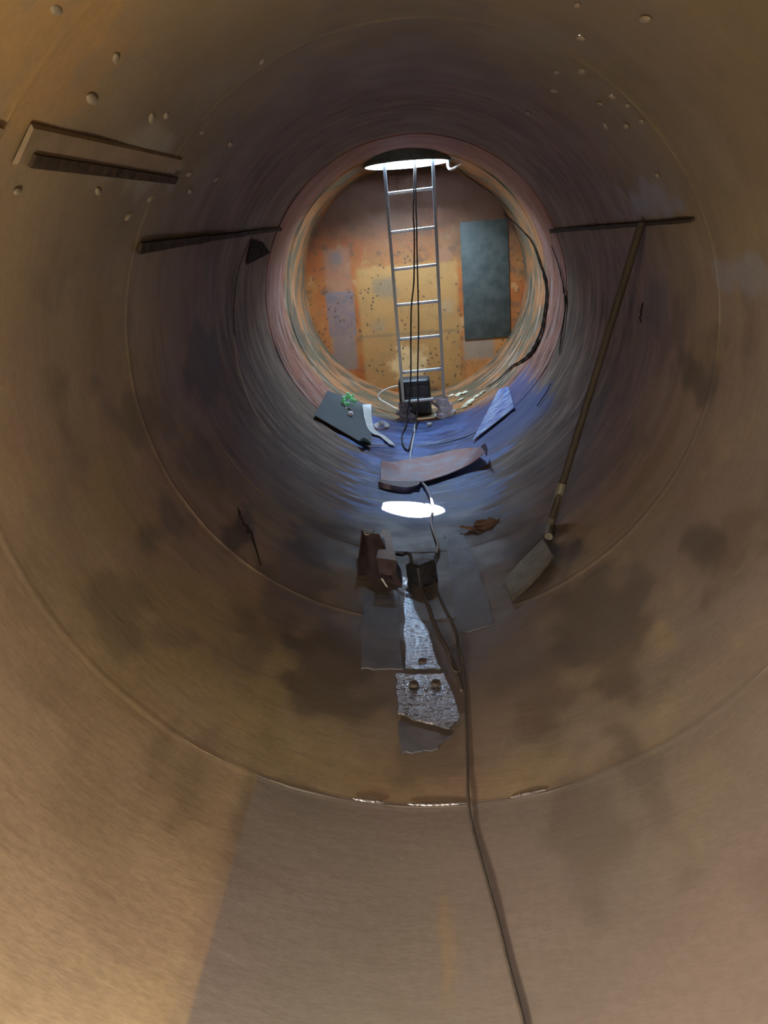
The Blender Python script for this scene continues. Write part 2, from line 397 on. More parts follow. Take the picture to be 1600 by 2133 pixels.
for nm, (a0, a1) in SECT.items():
    k0, k1 = round(a0*NT/360), round(a1*NT/360)
    ks = list(range(k0, k1+1)); n = len(ks)
    verts, norms = [], []
    for i in range(len(ys)):
        for k in ks:
            verts.append(GRID[i][k % NT].copy())
            v = nrm(i, k % NT); c = Vector((0, ys[i], R)) - verts[-1]
            norms.append(v if v.dot(c) > 0 else -v)
    faces = []
    for i in range(len(ys)-1):
        for j in range(n-1):
            faces.append((i*n+j, i*n+j+1, (i+1)*n+j+1, (i+1)*n+j))
    if nm == 'ceiling':
        def dist(v): return math.hypot(v.x, v.y-HC)
        rh = HR + .006
        keep = []
        cut = set()
        for f in faces:
            cx = sum((verts[v] for v in f), Vector())/4
            if dist(cx) > rh: keep.append(f)
            else: cut.update(f)
        used = set(v for f in keep for v in f)
        for v in cut & used:
            p = verts[v]; d = dist(p); q = Vector((p.x/d*rh, HC+(p.y-HC)/d*rh))
            verts[v] = Vector((q.x, q.y, R + math.sqrt(max(0, R*R - q.x*q.x))))
        faces = keep
        remap = {v: i for i, v in enumerate(sorted(used))}
        verts2 = [verts[v] for v in sorted(used)]; norms2 = [norms[v] for v in sorted(used)]
        faces = [tuple(remap[v] for v in f) for f in faces]
        verts, norms = verts2, norms2
    me = bpy.data.meshes.new(nm)
    c0 = [Vector((0, verts[f[0]].y, R)) - verts[f[0]] for f in faces[:1]]
    me.from_pydata([tuple(v) for v in verts], [], faces); me.update()
    if me.polygons[0].normal.dot(c0[0]) < 0: me.flip_normals()
    o = link(nm, me, MAT['shell'])
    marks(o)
    me.normals_split_custom_set_from_vertices([tuple(v) for v in norms])
    tag(o, kind='structure')
    if nm == 'floor': FLOOR = o
    if nm == 'wall_left': WL = o
    if nm == 'wall_right': WR = o
    if nm == 'ceiling': CEIL = o
for nm, yv, mt in (('wall_end', YE, 'end'), ('wall_back', YB, 'shell')):
    bm = bmesh.new()
    bmesh.ops.create_circle(bm, cap_ends=True, segments=128, radius=R+.05)
    bmesh.ops.rotate(bm, verts=bm.verts, cent=(0, 0, 0), matrix=Matrix.Rotation(PI/2, 3, 'X'))
    bmesh.ops.translate(bm, verts=bm.verts, vec=(0, yv, R))
    bmesh.ops.solidify(bm, geom=bm.faces[:], thickness=.012 if yv > 0 else -.012)
    o = tag(obj(nm, bm, MAT[mt], smooth=False), kind='structure')
    if nm == 'wall_end': WE = o
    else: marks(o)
# bolted plate on the end wall
p, q = on_y(958, 463, YE-.01), on_y(1064, 701, YE-.01)
bm = bmesh.new(); box(bm, Vector(((p.x+q.x)/2, YE-.006, (p.z+q.z)/2)), q.x-p.x, .012, p.z-q.z, bev=.003)
tag(obj('patch_plate', bm, MAT['patch'], WE), 'grey-green rectangular plate')
# weld bead sectors made bright as glints at the bottom
def arc_strip(th0, th1, y0, y1, h, n=40, jag=0.0, seed=0, w=None):
    A, B = [], []
    for i in range(n+1):
        t = th0 + (th1-th0)*i/n
        j = jag*mnoise.noise(Vector((t*6+seed, seed*3.1, 0))) + jag*.5*mnoise.noise(Vector((t*21+seed, 1, 0)))
        ww = 1 if w is None else w(i/n, t)
        A.append(shell(t, y0+j - (ww-1)*(y1-y0)/2, h)); B.append(shell(t, y1+j + (ww-1)*(y1-y0)/2, h))
    return [A, B]
D = math.radians
tn = [0]
def trim(bm, mat, smooth=True):
    tn[0] += 1
    return tag(obj('trim_%d' % tn[0], bm, mat, smooth=smooth), kind='structure')
for k, (yr, a) in enumerate(RINGS[1:]):
    bm = bmesh.new(); N = 200; pr = [(-.006, 0), (-.003, .002), (0, .0035 if yr > 2 else .0025), (.003, .002), (.006, 0)]
    V = []
    for i in range(N):
        t = 2*PI*i/N + .001
        if yr > 7.4 and abs(t-PI) < .36: V.append(None); continue
        j = .003*mnoise.noise(Vector((math.sin(t)*20, math.cos(t)*20, yr)))
        V.append([bm.verts.new(shell(t, yr+dy+j, rad_off(yr)-.003+hh*(.8+.4*random.random()))) for dy, hh in pr])
    for i in range(N):
        u, v = V[i], V[(i+1) % N]
        if u is None or v is None: continue
        for q in range(4): bm.faces.new((u[q], u[q+1], v[q+1], v[q]))
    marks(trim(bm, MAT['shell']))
for q0, q1 in (((735, 1663), (802, 1671)), ((848, 1677), (978, 1679)), ((1065, 1670), (1142, 1657))):  # light glinting on the bead, built as short bright metal arcs
    bm = bmesh.new(); t0, t1 = ang(on(*q0)), ang(on(*q1)); N = 40
    pts = [shell(t0+(t1-t0)*i/N, 1.972+.002*mnoise.noise(Vector((i*.4, t0, 0))), .0055) for i in range(N+1)]
    tube(bm, pts, lambda t: .0052*(1-.75*abs(2*t-1)**3), 8); trim(bm, MAT['weld'])
# lengthwise seams, dark strips standing for the shadow gaps of the laps
def seam(a, b, w0, w1, mat='gap_shade', h=.010, th=.012, n=14):
    pa, pb = on(*a), on(*b); rows = [[], [], []]
    for i in range(n+1):
        t = i/n; an = ang(pa)*(1-t)+ang(pb)*t; y = pa.y*(1-t)+pb.y*t; w = (w0*(1-t)+w1*t)*(1+.25*mnoise.noise(Vector((y*5, an, 1))))
        for r, s in zip(rows, (-.5, 0, .5)): r.append(shell(an+s*w/R, y, rad_off(y)+h))
    trim(sheet(rows, th), MAT[mat], False)
seam((282, 514), (430, 494), .045, .035)
seam((430, 494), (582, 476), .03, .025)
seam((1150, 480), (1290, 468), .03, .022)
seam((1290, 468), (1450, 455), .022, .014)
# flat bar on the upper left wall
pa, pb = on(40, 298), on(358, 352)
rows = []
for s, h in ((-.045, .003), (-.04, .011), (.036, .013), (.042, .003)):
    rows.append([shell(ang(pa)*(1-t)+ang(pb)*t + s, pa.y*(1-t)+pb.y*t, .004 if t in (0, 1) else h) for t in [0, .002]+[i/16 for i in range(1, 16)]+[.998, 1]])
trim(sheet(rows, .004), MAT['bar'], False)
dk0, dk1 = on(50, 324), on(357, 369)  # dark strip standing for the shade under the bar
bm = sheet([[shell(ang(dk0)*(1-t)+ang(dk1)*t+s*(.030-.006*t), dk0.y+(dk1.y-dk0.y)*t, .019) for t in [i/12 for i in range(13)]] for s in (-.5, .5)], .008)
trim(bm, MAT['gap_shade'], False)
bm = sheet([[shell(ang(on(0, 273))*(1-t)+ang(on(45, 285))*t+s*.02, 1.6+.35*t, .006) for t in [i/6 for i in range(7)]] for s in (-.5, .5)], .008)
trim(bm, MAT['bar'], False)
# split edges of the lining beside the last ring
def crack(pix, w, seed, mat='tar', h=.014):
    P = smooth_path([on(*p) for p in pix], 12)
    A, B = [], []
    for i, p in enumerate(P):
        t = ang(p); f = math.sin(PI*i/(len(P)-1))**.5
        j = .02*mnoise.noise(Vector((i*.35, seed, 0)))
        ww = w*f*(.5+1.1*abs(mnoise.noise(Vector((i*.22, seed+4, 0)))))
        A.append(shell(t, p.y+j-ww, rad_off(p.y)+h)); B.append(shell(t, p.y+j+ww, rad_off(p.y)+h))
    trim(sheet([A, B], .004), MAT[mat], False)
crack([(1040, 432), (1075, 462), (1110, 500), (1128, 545), (1141, 600), (1138, 650), (1127, 700), (1105, 740), (1070, 765), (1045, 790), (1015, 810)], .065, 1)
crack([(1152, 510), (1172, 570), (1180, 620), (1172, 700), (1168, 740)], .03, 2)
crack([(1150, 800), (1130, 835), (1120, 848)], .012, 3)
crack([(940, 335), (985, 370), (1040, 410), (1070, 445)], .02, 4)
crack([(523, 490), (500, 540), (487, 600), (484, 660), (486, 705)], .016, 5, 'gap_shade')
crack([(484, 700), (490, 760), (502, 800), (522, 850), (560, 905)], .010, 6, 'stud')
crack([(540, 1185), (520, 1120), (500, 1090), (490, 1060)], .03, 7, 'gap_shade')
crack([(1345, 630), (1340, 660), (1342, 672)], .012, 8)
# triangular dark patch on the left
P3 = [on(525, 498), on(512, 552), on(562, 526), on(545, 503)]
bm = bmesh.new(); vs = [bm.verts.new(shell(ang(p), p.y, rad_off(p.y)+.012)) for p in P3]; bm.faces.new(vs)
bmesh.ops.solidify(bm, geom=bm.faces[:], thickness=.004); trim(bm, MAT['gap_shade'], False)

# pale weld studs on the upper walls
studs = [(345, 240), (190, 205), (315, 245), (420, 275), (480, 300), (35, 398), (203, 398), (393, 362), (450, 372), (395, 398), (545, 127), (313, 412), (267, 450), (115, 18), (240, 120),
         (1345, 38), (1210, 78), (1160, 150), (1212, 148), (1155, 188), (1250, 215), (1308, 219), (1100, 235), (1305, 262), (1337, 252), (1370, 365), (1262, 262), (1275, 200), (1203, 10)]
first = None
for i, (px, py) in enumerate(studs):
    p = on(px, py); t = ang(p)
    if first is None:
        bm = bmesh.new(); bmesh.ops.create_uvsphere(bm, u_segments=14, v_segments=8, radius=1)
        bmesh.ops.scale(bm, verts=bm.verts, vec=(.013, .030, .007))
        first = obj('weld_stud', bm, MAT['stud']); o = first
    else:
        o = first.copy(); COL.objects.link(o)
    par = WL if px < 500 else WR
    if abs(math.degrees(t)) > 144: par = CEIL
    o.parent = par
    s = random.uniform(.75, 1.15)
    o.matrix_world = Matrix.Translation(shell(t, p.y, rad_off(p.y)+.002)) @ Matrix.Rotation(-t, 4, 'Y') @ Matrix.Rotation(random.uniform(-.5, .5), 4, 'Z') @ Matrix.Diagonal((s, s*random.uniform(.7, 1.1), s, 1))

# worn plates in the trough (parts of the floor)
def wear_plate(pix_l, pix_r, h0=.006, h1=.006, mat='wear'):
    L = smooth_path([on(*p) for p in pix_l], 6); Rr = smooth_path([on(*p) for p in pix_r], 6)
    m = max(len(L), len(Rr)); rows = []
    for i in range(m):
        a = L[round(i*(len(L)-1)/(m-1))]; b = Rr[round(i*(len(Rr)-1)/(m-1))]
        ja, jb = [.010*mnoise.noise(Vector((i*.6+k*9, a.y*7, k*5.0))) for k in (0, 1)]
        rows.append([shell(ang(a)*(1-t)+ang(b)*t+ja*(1-t)+jb*t, a.y*(1-t)+b.y*t+.012*mnoise.noise(Vector((t*5, i*.02, a.x))), rad_off(a.y)+h1+(h0-h1)*i/(m-1)) for t in [k/10 for k in range(11)]])
    o = obj('wear_plate', sheet(rows, .006), MAT[mat], FLOOR)
    return tag(o, 'wet pitted grey plate' if mat == 'wear' else 'dull blue-grey plate')
wear_plate([(829, 1502), (826, 1455), (825, 1405)], [(938, 1534), (956, 1490), (925, 1405)], h0=.006, h1=.036)
wear_plate([(844, 1398), (842, 1300), (842, 1230), (838, 1200)], [(915, 1398), (890, 1320), (864, 1270), (855, 1210)], h0=.004, h1=.014)
wear_plate([(835, 1572), (829, 1506)], [(905, 1566), (936, 1538)], h0=.004, h1=.004, mat='dull')
wear_plate([(752, 1395), (752, 1300), (758, 1240)], [(838, 1396), (830, 1300), (834, 1240)], h0=.003, h1=.003, mat='dull')
wear_plate([(952, 1320), (935, 1170), (925, 1110)], [(1030, 1300), (995, 1180), (965, 1110)], h0=.003, h1=.003, mat='dull')
for px, py, s in ((880, 1377, 1), (862, 1424, 1), (908, 1422, 1)):
    p = on(px, py, (.026 if py > 1400 else .014)); bm = bmesh.new()
    bmesh.ops.create_cone(bm, cap_ends=True, segments=20, radius1=.021*s, radius2=.017*s, depth=.012)
    bmesh.ops.transform(bm, matrix=Matrix.Translation(p) @ Matrix.Rotation(-ang(p), 4, 'Y'), verts=bm.verts)
    tag(obj('plug', bm, MAT['tar2'], FLOOR), 'dark round plug')

# ------------------------------------------------------------------ manhole
HZ0, HZ1 = 2.345, 2.60
mh = thing('manhole', (0, HC, 2.44), 'round manhole in the tank roof, bright with daylight, at the ladder top', 'manhole')
def ring_tube(r_out, r_in, z0, z1, n=96):
    bm = bmesh.new(); V = []
    for i in range(n):
        c, s = math.cos(2*PI*i/n), math.sin(2*PI*i/n)
        V.append([bm.verts.new((r*c, HC+r*s, z)) for r, z in ((r_in, z0), (r_out, z0), (r_out, z1), (r_in, z1))])
    for i in range(n):
        a, b = V[i], V[(i+1) % n]
        for q in range(4): bm.faces.new((a[q], b[q], b[(q+1) % 4], a[(q+1) % 4]))
    return bm
obj('neck', ring_tube(HR+.008, HR, HZ0, HZ1), MAT['neck'], mh)
tag(obj('coaming', ring_tube(HR+.020, HR+.009, HZ0+.004, 2.46), MAT['coam'], mh), 'dark green lower rim')
obj('sun_mask_ring', ring_tube(HR+.02, 0.205, HZ1, HZ1+.015), MAT['neck'], mh)  # unseen ring added to narrow the sunbeam to its patch
p = on_y(945, 346, HC)
bm = bmesh.new()
tube(bm, smooth_path([p+Vector((-.05, 0, .05)), p+Vector((-.05, -.01, .0)), p+Vector((-.035, -.02, -.025)), p+Vector((0, -.01, -.02)), p+Vector((.04, 0, .0)), p+Vector((.07, 0, .012))], 5), lambda t: .016*(1-.5*t), 10)
tag(obj('lug', bm, MAT['neck'], mh), 'pale hooked lug beside the rim')

# ------------------------------------------------------------------ ladder
SL, Y0 = .055, 7.50
def lad(px, py): return on_y(px, py, Y0, SL)
lb, rb = lad(843, 868), lad(926, 858)
lt, rt = lad(800, 338), lad(902, 338)
def ext(a, b, z): return a + (b-a)*((z-a.z)/(b.z-a.z))
lT, rT = ext(lb, lt, 2.52), ext(rb, rt, 2.52)
ld = thing('ladder', (lb+rb)/2, 'silver aluminium ladder standing under the roof manhole', 'ladder')
def rail(a, b, side):
    bm = bmesh.new(); ax = (b-a).normalized(); xx = Vector((1, 0, 0)); xx = (xx-ax*xx.dot(ax)).normalized(); yy = ax.cross(xx)
    W, Dp, t = .028, .062, .005
    pr = [(-W/2, -Dp/2), (W/2, -Dp/2), (W/2, -Dp/2+t), (-W/2+t, -Dp/2+t), (-W/2+t, Dp/2-t), (W/2, Dp/2-t), (W/2, Dp/2), (-W/2, Dp/2)]
    rows = []
    for k in range(13):
        c = a.lerp(b, k/12)
        rows.append([bm.verts.new(c + xx*(u*side) + yy*v) for u, v in pr])
    for r0, r1 in zip(rows, rows[1:]):
        for k in range(8): bm.faces.new((r0[k], r0[(k+1) % 8], r1[(k+1) % 8], r1[k]))
    bm.faces.new(rows[0]); bm.faces.new(rows[-1])
    return obj('rail', bm, MAT['rail'], ld, False)
rail(lb, lT, -1); rail(rb, rT, 1)
for ly, ry in ((404, 392), (485, 473), (562, 551), (636, 627), (707, 699), (776, 768), (837, 829)):
    def atz(a, b, py):
        lo, hi = 0.0, 1.0
        for _ in range(40):
            m = (lo+hi)/2; q = a.lerp(b, m)-CAM; c = MW.inverted() @ q
            vy = 1066.5 + F*c.y/c.z
            if vy > py: lo = m
            else: hi = m
        return a.lerp(b, lo)
    a, b = atz(lb, lT, ly), atz(rb, rT, ry)
    bm = bmesh.new(); d = (b-a).normalized(); up = Vector((0, 0, 1)); up = (up-d*up.dot(d)).normalized(); fw = d.cross(up)
    M = Matrix((d, fw, up)).transposed()
    box(bm, (a+b)/2, (b-a).length-.02, .036, .028, M, .009, 3)
    rg = obj('rung', bm, MAT['alu'], ld)
# wrapped feet
def rag_wrap(c, rx, ry, rz, seed, mat, name='foot_wrap', parent=ld):
    bm = bmesh.new(); bmesh.ops.create_icosphere(bm, subdivisions=4, radius=1)
    for v in bm.verts:
        n = mnoise.noise(v.co*2.2+Vector((seed, 0, 0)))*.35 + mnoise.noise(v.co*Vector((4, 4, 9))+Vector((0, seed, 0)))*.22
        v.co *= 1+n; v.co = Vector((v.co.x*rx, v.co.y*ry, max(v.co.z, -.85)*rz))
    bmesh.ops.translate(bm, verts=bm.verts, vec=c)
    return obj(name, bm, mat, parent, sharp=None)
def wound(c, top, seed, mat, r0=.07, r1=.036):
    bm = bmesh.new(); N, Mh = 40, 34; V = []
    for j in range(Mh+1):
        t = j/Mh; cc = c.lerp(top, t); row = []
        base = r0*(1-t)**1.2 + r1*(1-(1-t)**1.2)
        for k in range(N):
            a = 2*PI*k/N
            f = .16*math.sin(t*17 + 1.6*math.sin(a+seed) + seed) + .45*mnoise.noise(Vector((math.cos(a)*1.1+seed, math.sin(a)*1.1, t*3.2))) + .12*mnoise.noise(Vector((math.cos(a)*4, math.sin(a)*4+seed, t*9)))
            rr = base*(1+f)
            row.append(bm.verts.new(cc + Vector((math.cos(a)*rr*1.05, math.sin(a)*rr*.9, .008*math.sin(a*2+seed)))))
        V.append(row)
    for u, v in zip(V, V[1:]):
        for k in range(N): bm.faces.new((u[k], u[(k+1) % N], v[(k+1) % N], v[k]))
    bm.faces.new(V[0][::-1]); bm.faces.new(V[-1])
    return obj('foot_wrap', bm, mat, ld, sharp=None)
cr = on_y(930, 868, Y0-.02); wound(cr, on_y(924, 828, Y0-.01), 3, MAT['rag'], .095, .045)
cl = on_y(847, 878, Y0-.03); wound(cl, on_y(841, 838, Y0-.01), 8, MAT['ragd'], .088, .042)
bm = bmesh.new(); tube(bm, [on_y(897, 836, Y0-.01), on_y(920, 852, Y0-.01)], .014, 8); obj('brace', bm, MAT['ragd'], ld)
bm = bmesh.new(); tube(bm, [on_y(903, 831, Y0-.02), on_y(915, 829, Y0-.02), on_y(924, 828, Y0-.02)], .022, 10); obj('rung_sleeve', bm, MAT['rag'], ld)

# ------------------------------------------------------------------ black case behind the ladder
cy0, cy1 = 7.62, 7.86
a, b = on_y(829, 793, cy0), on_y(896, 793, cy0)
zb = .012; zt = a.z
cs = thing('black_case', ((a.x+b.x)/2, (cy0+cy1)/2, zb), 'black plastic case standing behind the foot of the ladder', 'case')
cx, w = (a.x+b.x)/2, b.x-a.x; hgt = zt-zb; tilt = Matrix.Rotation(D(-3.0), 3, 'Y')
bm = bmesh.new(); box(bm, Vector((cx, (cy0+cy1)/2, zb+hgt/2)), w, cy1-cy0, hgt, None, .035, 4); obj('body', bm, MAT['blackp'], cs)
bm = bmesh.new(); box(bm, Vector((cx+.02, cy0-.003, zb+hgt*.72)), w*.70, .016, hgt*.26, None, .007, 2); obj('front_panel', bm, MAT['greyp'], cs)
bm = bmesh.new(); box(bm, Vector((cx+.02, cy0-.003, zb+hgt*.28)), w*.70, .016, hgt*.34, None, .007, 2); obj('front_panel', bm, MAT['blackp'], cs)
bm = bmesh.new(); tube(bm, smooth_path([Vector((cx-.07, cy0-.004, zb+hgt*.50)), Vector((cx-.065, cy0-.022, zb+hgt*.50)), Vector((cx+.085, cy0-.022, zb+hgt*.50)), Vector((cx+.09, cy0-.004, zb+hgt*.50))], 4), .009, 8); obj('handle', bm, MAT['greyp'], cs)
bm = bmesh.new(); box(bm, Vector((cx, cy0+.012, zb+hgt*.915)), w*.8, .03, .05, Matrix.Rotation(D(35), 3, 'X'), .006, 2); obj('top_grille', bm, MAT['greyp'], cs)

# ------------------------------------------------------------------ cords
def cord(name, pts, r, mat, label, cat='cord', n=8):
    bm = bmesh.new(); tube(bm, smooth_path(pts, n), r, 8)
    return tag(obj(name, bm, mat, sharp=None), label, cat)
yl = Y0 - .06
def L(px, py, dy=0): return on_y(px, py, yl+dy, SL)
def hang(pix): return [L(*p) for p in pix]
top1 = L(864, 330); top1 = Vector((top1.x, 7.62, 2.50)); top2 = top1 + Vector((.022, .0, .02))
f1 = [on(846, 884, .03), on(838, 905, .009), on(839, 925, .009), on(848, 937, .012), on(853, 932, .012), on(862, 900, .012)]
cord('hanging_cord', [top1] + hang([(863, 350), (862, 400), (861, 450), (863, 480), (863, 540), (862, 590), (857, 640), (856, 700), (856, 770), (855, 800), (853, 835)]) + [on_y(848, 862, 7.40)] + f1, .0072, MAT['cordk'],
     'left one of two black cords hanging down inside the ladder, looping on the floor below')
cord('hanging_cord', [top2] + hang([(866, 355), (866, 400), (868, 470), (869, 540), (871, 610), (872, 680), (871, 740), (870, 790), (871, 832)]) + [on_y(869, 855, 7.40), on(866, 893, .012)], .0068, MAT['cordk'],
     'right one of two black cords hanging straight down inside the ladder')
cord('floor_cable', [on(865, 884, .01), on(863, 900, .008), on(859, 925, .01), on(855, 948, .010), on(856, 966, .009), on(862, 985, .009), on(878, 1004, .012), on(889, 1016, .03), on(897, 1035, .025), on(902, 1060, .012), on(898, 1080, .012), on(900, 1096, .014), on(905, 1112, .016), on(911, 1128, .02), on(912, 1138, .03), on(909, 1150, .03)], .0085, MAT['cordg'],
     'pale grey cable running over the sheet and the sunlit patch on the floor', 'cable')
cord('trailing_cord', [on(909, 1152, .03), on(902, 1180, .01), on(906, 1215, .008), on(922, 1255, .008), on(940, 1290, .008), on(951, 1320, .008), on(953, 1342, .03), on(942, 1350, .04), on(936, 1368, .035), on(941, 1392, .02), on(955, 1400, .012), on(964, 1385, .012), on(960, 1360, .02), on(952, 1345, .012), on(962, 1370, .01), on(967, 1410, .008), on(971, 1500, .008), on(974, 1600, .008), on(976, 1670, .014), on(986, 1730, .008), on(1008, 1810, .008), on(1035, 1910, .008), on(1062, 2020, .008), on(1088, 2120, .008), on(1110, 2230, .008)], .0050, MAT['cordd'],
     'long dark cord trailing along the trough toward the viewer with a loop')
cord('second_cord', [on(881, 1228, .01), on(886, 1245, .01), on(893, 1262, .008), on(900, 1285, .008), on(915, 1320, .008), on(932, 1352, .008), on(950, 1395, .008), on(962, 1440, .008)], .0080, MAT['cordd'],
     'thick brownish cable running from the small black box down the trough', 'cable')
cw = [on_y(829, 804, 7.70), on_y(812, 808, 7.72), on_y(796, 816, 7.74), on_y(788, 825, 7.74), on_y(793, 833, 7.72), on_y(808, 842, 7.69), on_y(822, 850, 7.66), on_y(829, 853, 7.65)]
cord('white_cable', cw, .008, MAT['cordw'], 'white cable looping out from the left side of the black case', 'cable')

# ------------------------------------------------------------------ bent rusty sheet
B_ = [on(*p) for p in ((795, 958, .07), (815, 962, .05), (850, 956, .035), (900, 948, .03), (950, 936, .03), (985, 932, .04), (1004, 932, .085))]
F_ = [on(*p) for p in ((793, 1000, .03), (812, 1003, .03), (846, 1005, .032), (878, 1003, .03), (930, 988, .03), (978, 966, .045), (1012, 940, .10))]
K = 6
rows = []
Bp, Fp = smooth_path(B_, 5), smooth_path(F_, 5)
for i in range(K+1):
    t = i/K
    rows.append([a.lerp(b, t) + Vector((0, 0, .012*math.sin(PI*t)*mnoise.noise(a*6))) for a, b in zip(Bp, Fp)])
sh = obj('bent_sheet', sheet(rows, .006), MAT['rust'])
tag(sh, 'bent rusty steel sheet with curled edge lying beyond the sunlit patch', 'metal sheet')
lipA = [on(*p) for p in ((792, 1000, .031), (812, 1003, .031), (846, 1004, .033), (876, 1003, .031))]
lipB = [on(*p) for p in ((788, 1004, .036), (808, 1010, .034), (846, 1016, .034), (870, 1010, .034))]
lipC = [on(*p) for p in ((789, 1013, .012), (812, 1018, .010), (848, 1023, .008), (872, 1012, .014))]
lipD = [on(*p) for p in ((796, 1009, .006), (815, 1013, .006), (848, 1015, .006), (870, 1008, .008))]
rows = [smooth_path(q, 4) for q in (lipA, lipB, lipC, lipD)]
obj('curled_lip', sheet(rows, .006), MAT['plate'], sh)
rows = [[on(1003, 930, .08), on(1008, 938, .09)], [on(1010, 931, .11), on(1015, 943, .11)], [on(1014, 938, .05), on(1012, 950, .05)]]
obj('turned_corner', sheet(rows, .006), MAT['plate'], sh)
# ------------------------------------------------------------------ steel offcuts in the trough
def quad_sheet(c4, n, m, bulge, th, seed=0, jag=.006):
    a, b, c, d = c4        # tl, tr, br, bl
    nr = (b-a).cross(d-a).normalized(); rows = []
    for j in range(m+1):
        v = j/m; row = []
        for i in range(n+1):
            u = i/n
            p = a.lerp(b, u).lerp(d.lerp(c, u), v) + nr*(bulge*math.sin(PI*u)) + nr*jag*mnoise.noise(Vector((u*3, v*3, seed)))
            row.append(p)
        rows.append(row)
    return sheet(rows, th)
Yp = 3.72
fp = thing('folded_plate', on(775, 1225), 'dark purple-brown folded steel plate standing left in the trough with bright top lip', 'metal plate')
obj('plate', quad_sheet([on_y(752, 1104, 3.78), on_y(790, 1112, 3.82), on_y(842, 1228, 3.58), on_y(742, 1220, 3.62)], 10, 8, .05, .005, 2), MAT['plate'], fp)
obj('side', quad_sheet([on_y(790, 1112, 3.82), on_y(800, 1120, 3.95), on_y(846, 1205, 3.78), on_y(842, 1228, 3.58)], 4, 8, .0, .005, 4), MAT['plate'], fp)
obj('lip', quad_sheet([on_y(751, 1094, 4.05), on_y(781, 1103, 4.08), on_y(776, 1112, 3.84), on_y(760, 1109, 3.82)], 4, 3, .01, .004, 5), MAT['paper'], fp)  # lit top edge of the plate, painted pale
obj('highlight', quad_sheet([on_y(793, 1205, 3.53), on_y(797, 1204, 3.53), on_y(809, 1224, 3.515), on_y(804, 1222, 3.515)], 2, 4, .003, .003, 6, .002), MAT['paper'], fp)  # highlight on the plate, built as a pale sliver
# tapered tongue with two holes
tb = thing('tapered_bracket', on_y(800, 1165, 3.6), 'pale tapered steel tongue with small holes leaning on the folded plate', 'bracket')
bm = bmesh.new()
TL, TR, BR, BL = on_y(796, 1103, 4.12), on_y(811, 1104, 4.12), on_y(826, 1168, 3.58), on_y(784, 1162, 3.58)
def tq(u, v): return TL.lerp(TR, u).lerp(BL.lerp(BR, u), v)
holes = [(.55, .14, .06), (.24, .70, .045)]
NU, NV = 24, 48
VV = [[bm.verts.new(tq(i/NU, j/NV)) for i in range(NU+1)] for j in range(NV+1)]
Lr = (BL-TL).length
for j in range(NV):
    for i in range(NU):
        u, v = (i+.5)/NU, (j+.5)/NV; wd = (TR-TL).length*(1-v)+(BR-BL).length*v
        if any(math.hypot((u-hu)*wd, (v-hv)*Lr) < .006 for hu, hv, _ in holes): continue
        bm.faces.new((VV[j][i], VV[j][i+1], VV[j+1][i+1], VV[j+1][i]))
for v in [v for v in bm.verts if not v.link_faces]: bm.verts.remove(v)
bmesh.ops.recalc_face_normals(bm, faces=bm.faces[:])
bmesh.ops.solidify(bm, geom=bm.faces[:], thickness=.006)
obj('tongue', bm, MAT['tongue'], tb)
obj('foot', quad_sheet([BL, BR, on_y(824, 1200, 3.53), on_y(790, 1196, 3.53)], 4, 4, .0, .005, 3), MAT['plate'], tb)
# small black box with a cord loop
bx = on(876, 1222, .0)
bb = thing('small_black_box', bx, 'small black box with a short cord loop beside the folded plate', 'box')
bm = bmesh.new(); Mb = Matrix.Rotation(D(38), 3, 'Z') @ Matrix.Rotation(D(-6), 3, 'X')
bc = on_y(879, 1195, bx.y+.07)
box(bm, bc, .125, .11, .125, Mb, .012, 3); obj('body', bm, MAT['blackp'], bb)
bm = bmesh.new(); box(bm, bc+Vector((0, 0, .066)), .10, .085, .012, Mb, .004, 2); obj('lid', bm, MAT['blackp'], bb)
bm = bmesh.new(); tube(bm, smooth_path([on_y(826, 1154, 3.75), on_y(838, 1156, 3.72), on_y(848, 1152, 3.70), on_y(855, 1158, 3.68), on_y(857, 1172, 3.67), on_y(860, 1182, 3.68)], 6), .0085, 8)
obj('cord_loop', bm, MAT['cordk'], bb)

# ------------------------------------------------------------------ shovel against the right wall
h0 = on(1337, 464, .03); h1 = on(1148, 1085, .03)
sv = thing('shovel', h1, 'long-handled shovel leaning on the right wall with its blade toward the viewer', 'shovel')
bm = bmesh.new(); tube(bm, [h0.lerp(h1, i/10) for i in range(11)], .019, 12); obj('handle', bm, MAT['wood'], sv)
bm = bmesh.new(); e = h1.lerp(h0, .14); e2 = on(1143, 1118, .03)
tube(bm, smooth_path([e, h1, e2], 5), lambda t: .025-.004*t, 12); obj('socket', bm, MAT['shov'], sv)
Lb = [on(1131, 1124, .035), on(1105, 1150, .03), on(1078, 1178, .025), on(1052, 1211, .02)]
Mb_ = [on(1142, 1140, .028), on(1118, 1170, .02), on(1088, 1202, .015), on(1060, 1232, .012)]
Rb = [on(1153, 1160, .035), on(1130, 1190, .03), on(1100, 1222, .025), on(1068, 1250, .02)]
rows = [smooth_path(q, 5) for q in (Lb, Mb_, Rb)]
obj('blade', sheet(rows, .005), MAT['shov'], sv)
rows = [smooth_path([p + Vector((0, 0, d)) for p in Rb], 5) for d in (0, .016)]
obj('blade_edge', sheet(rows, .005), MAT['shov'], sv)

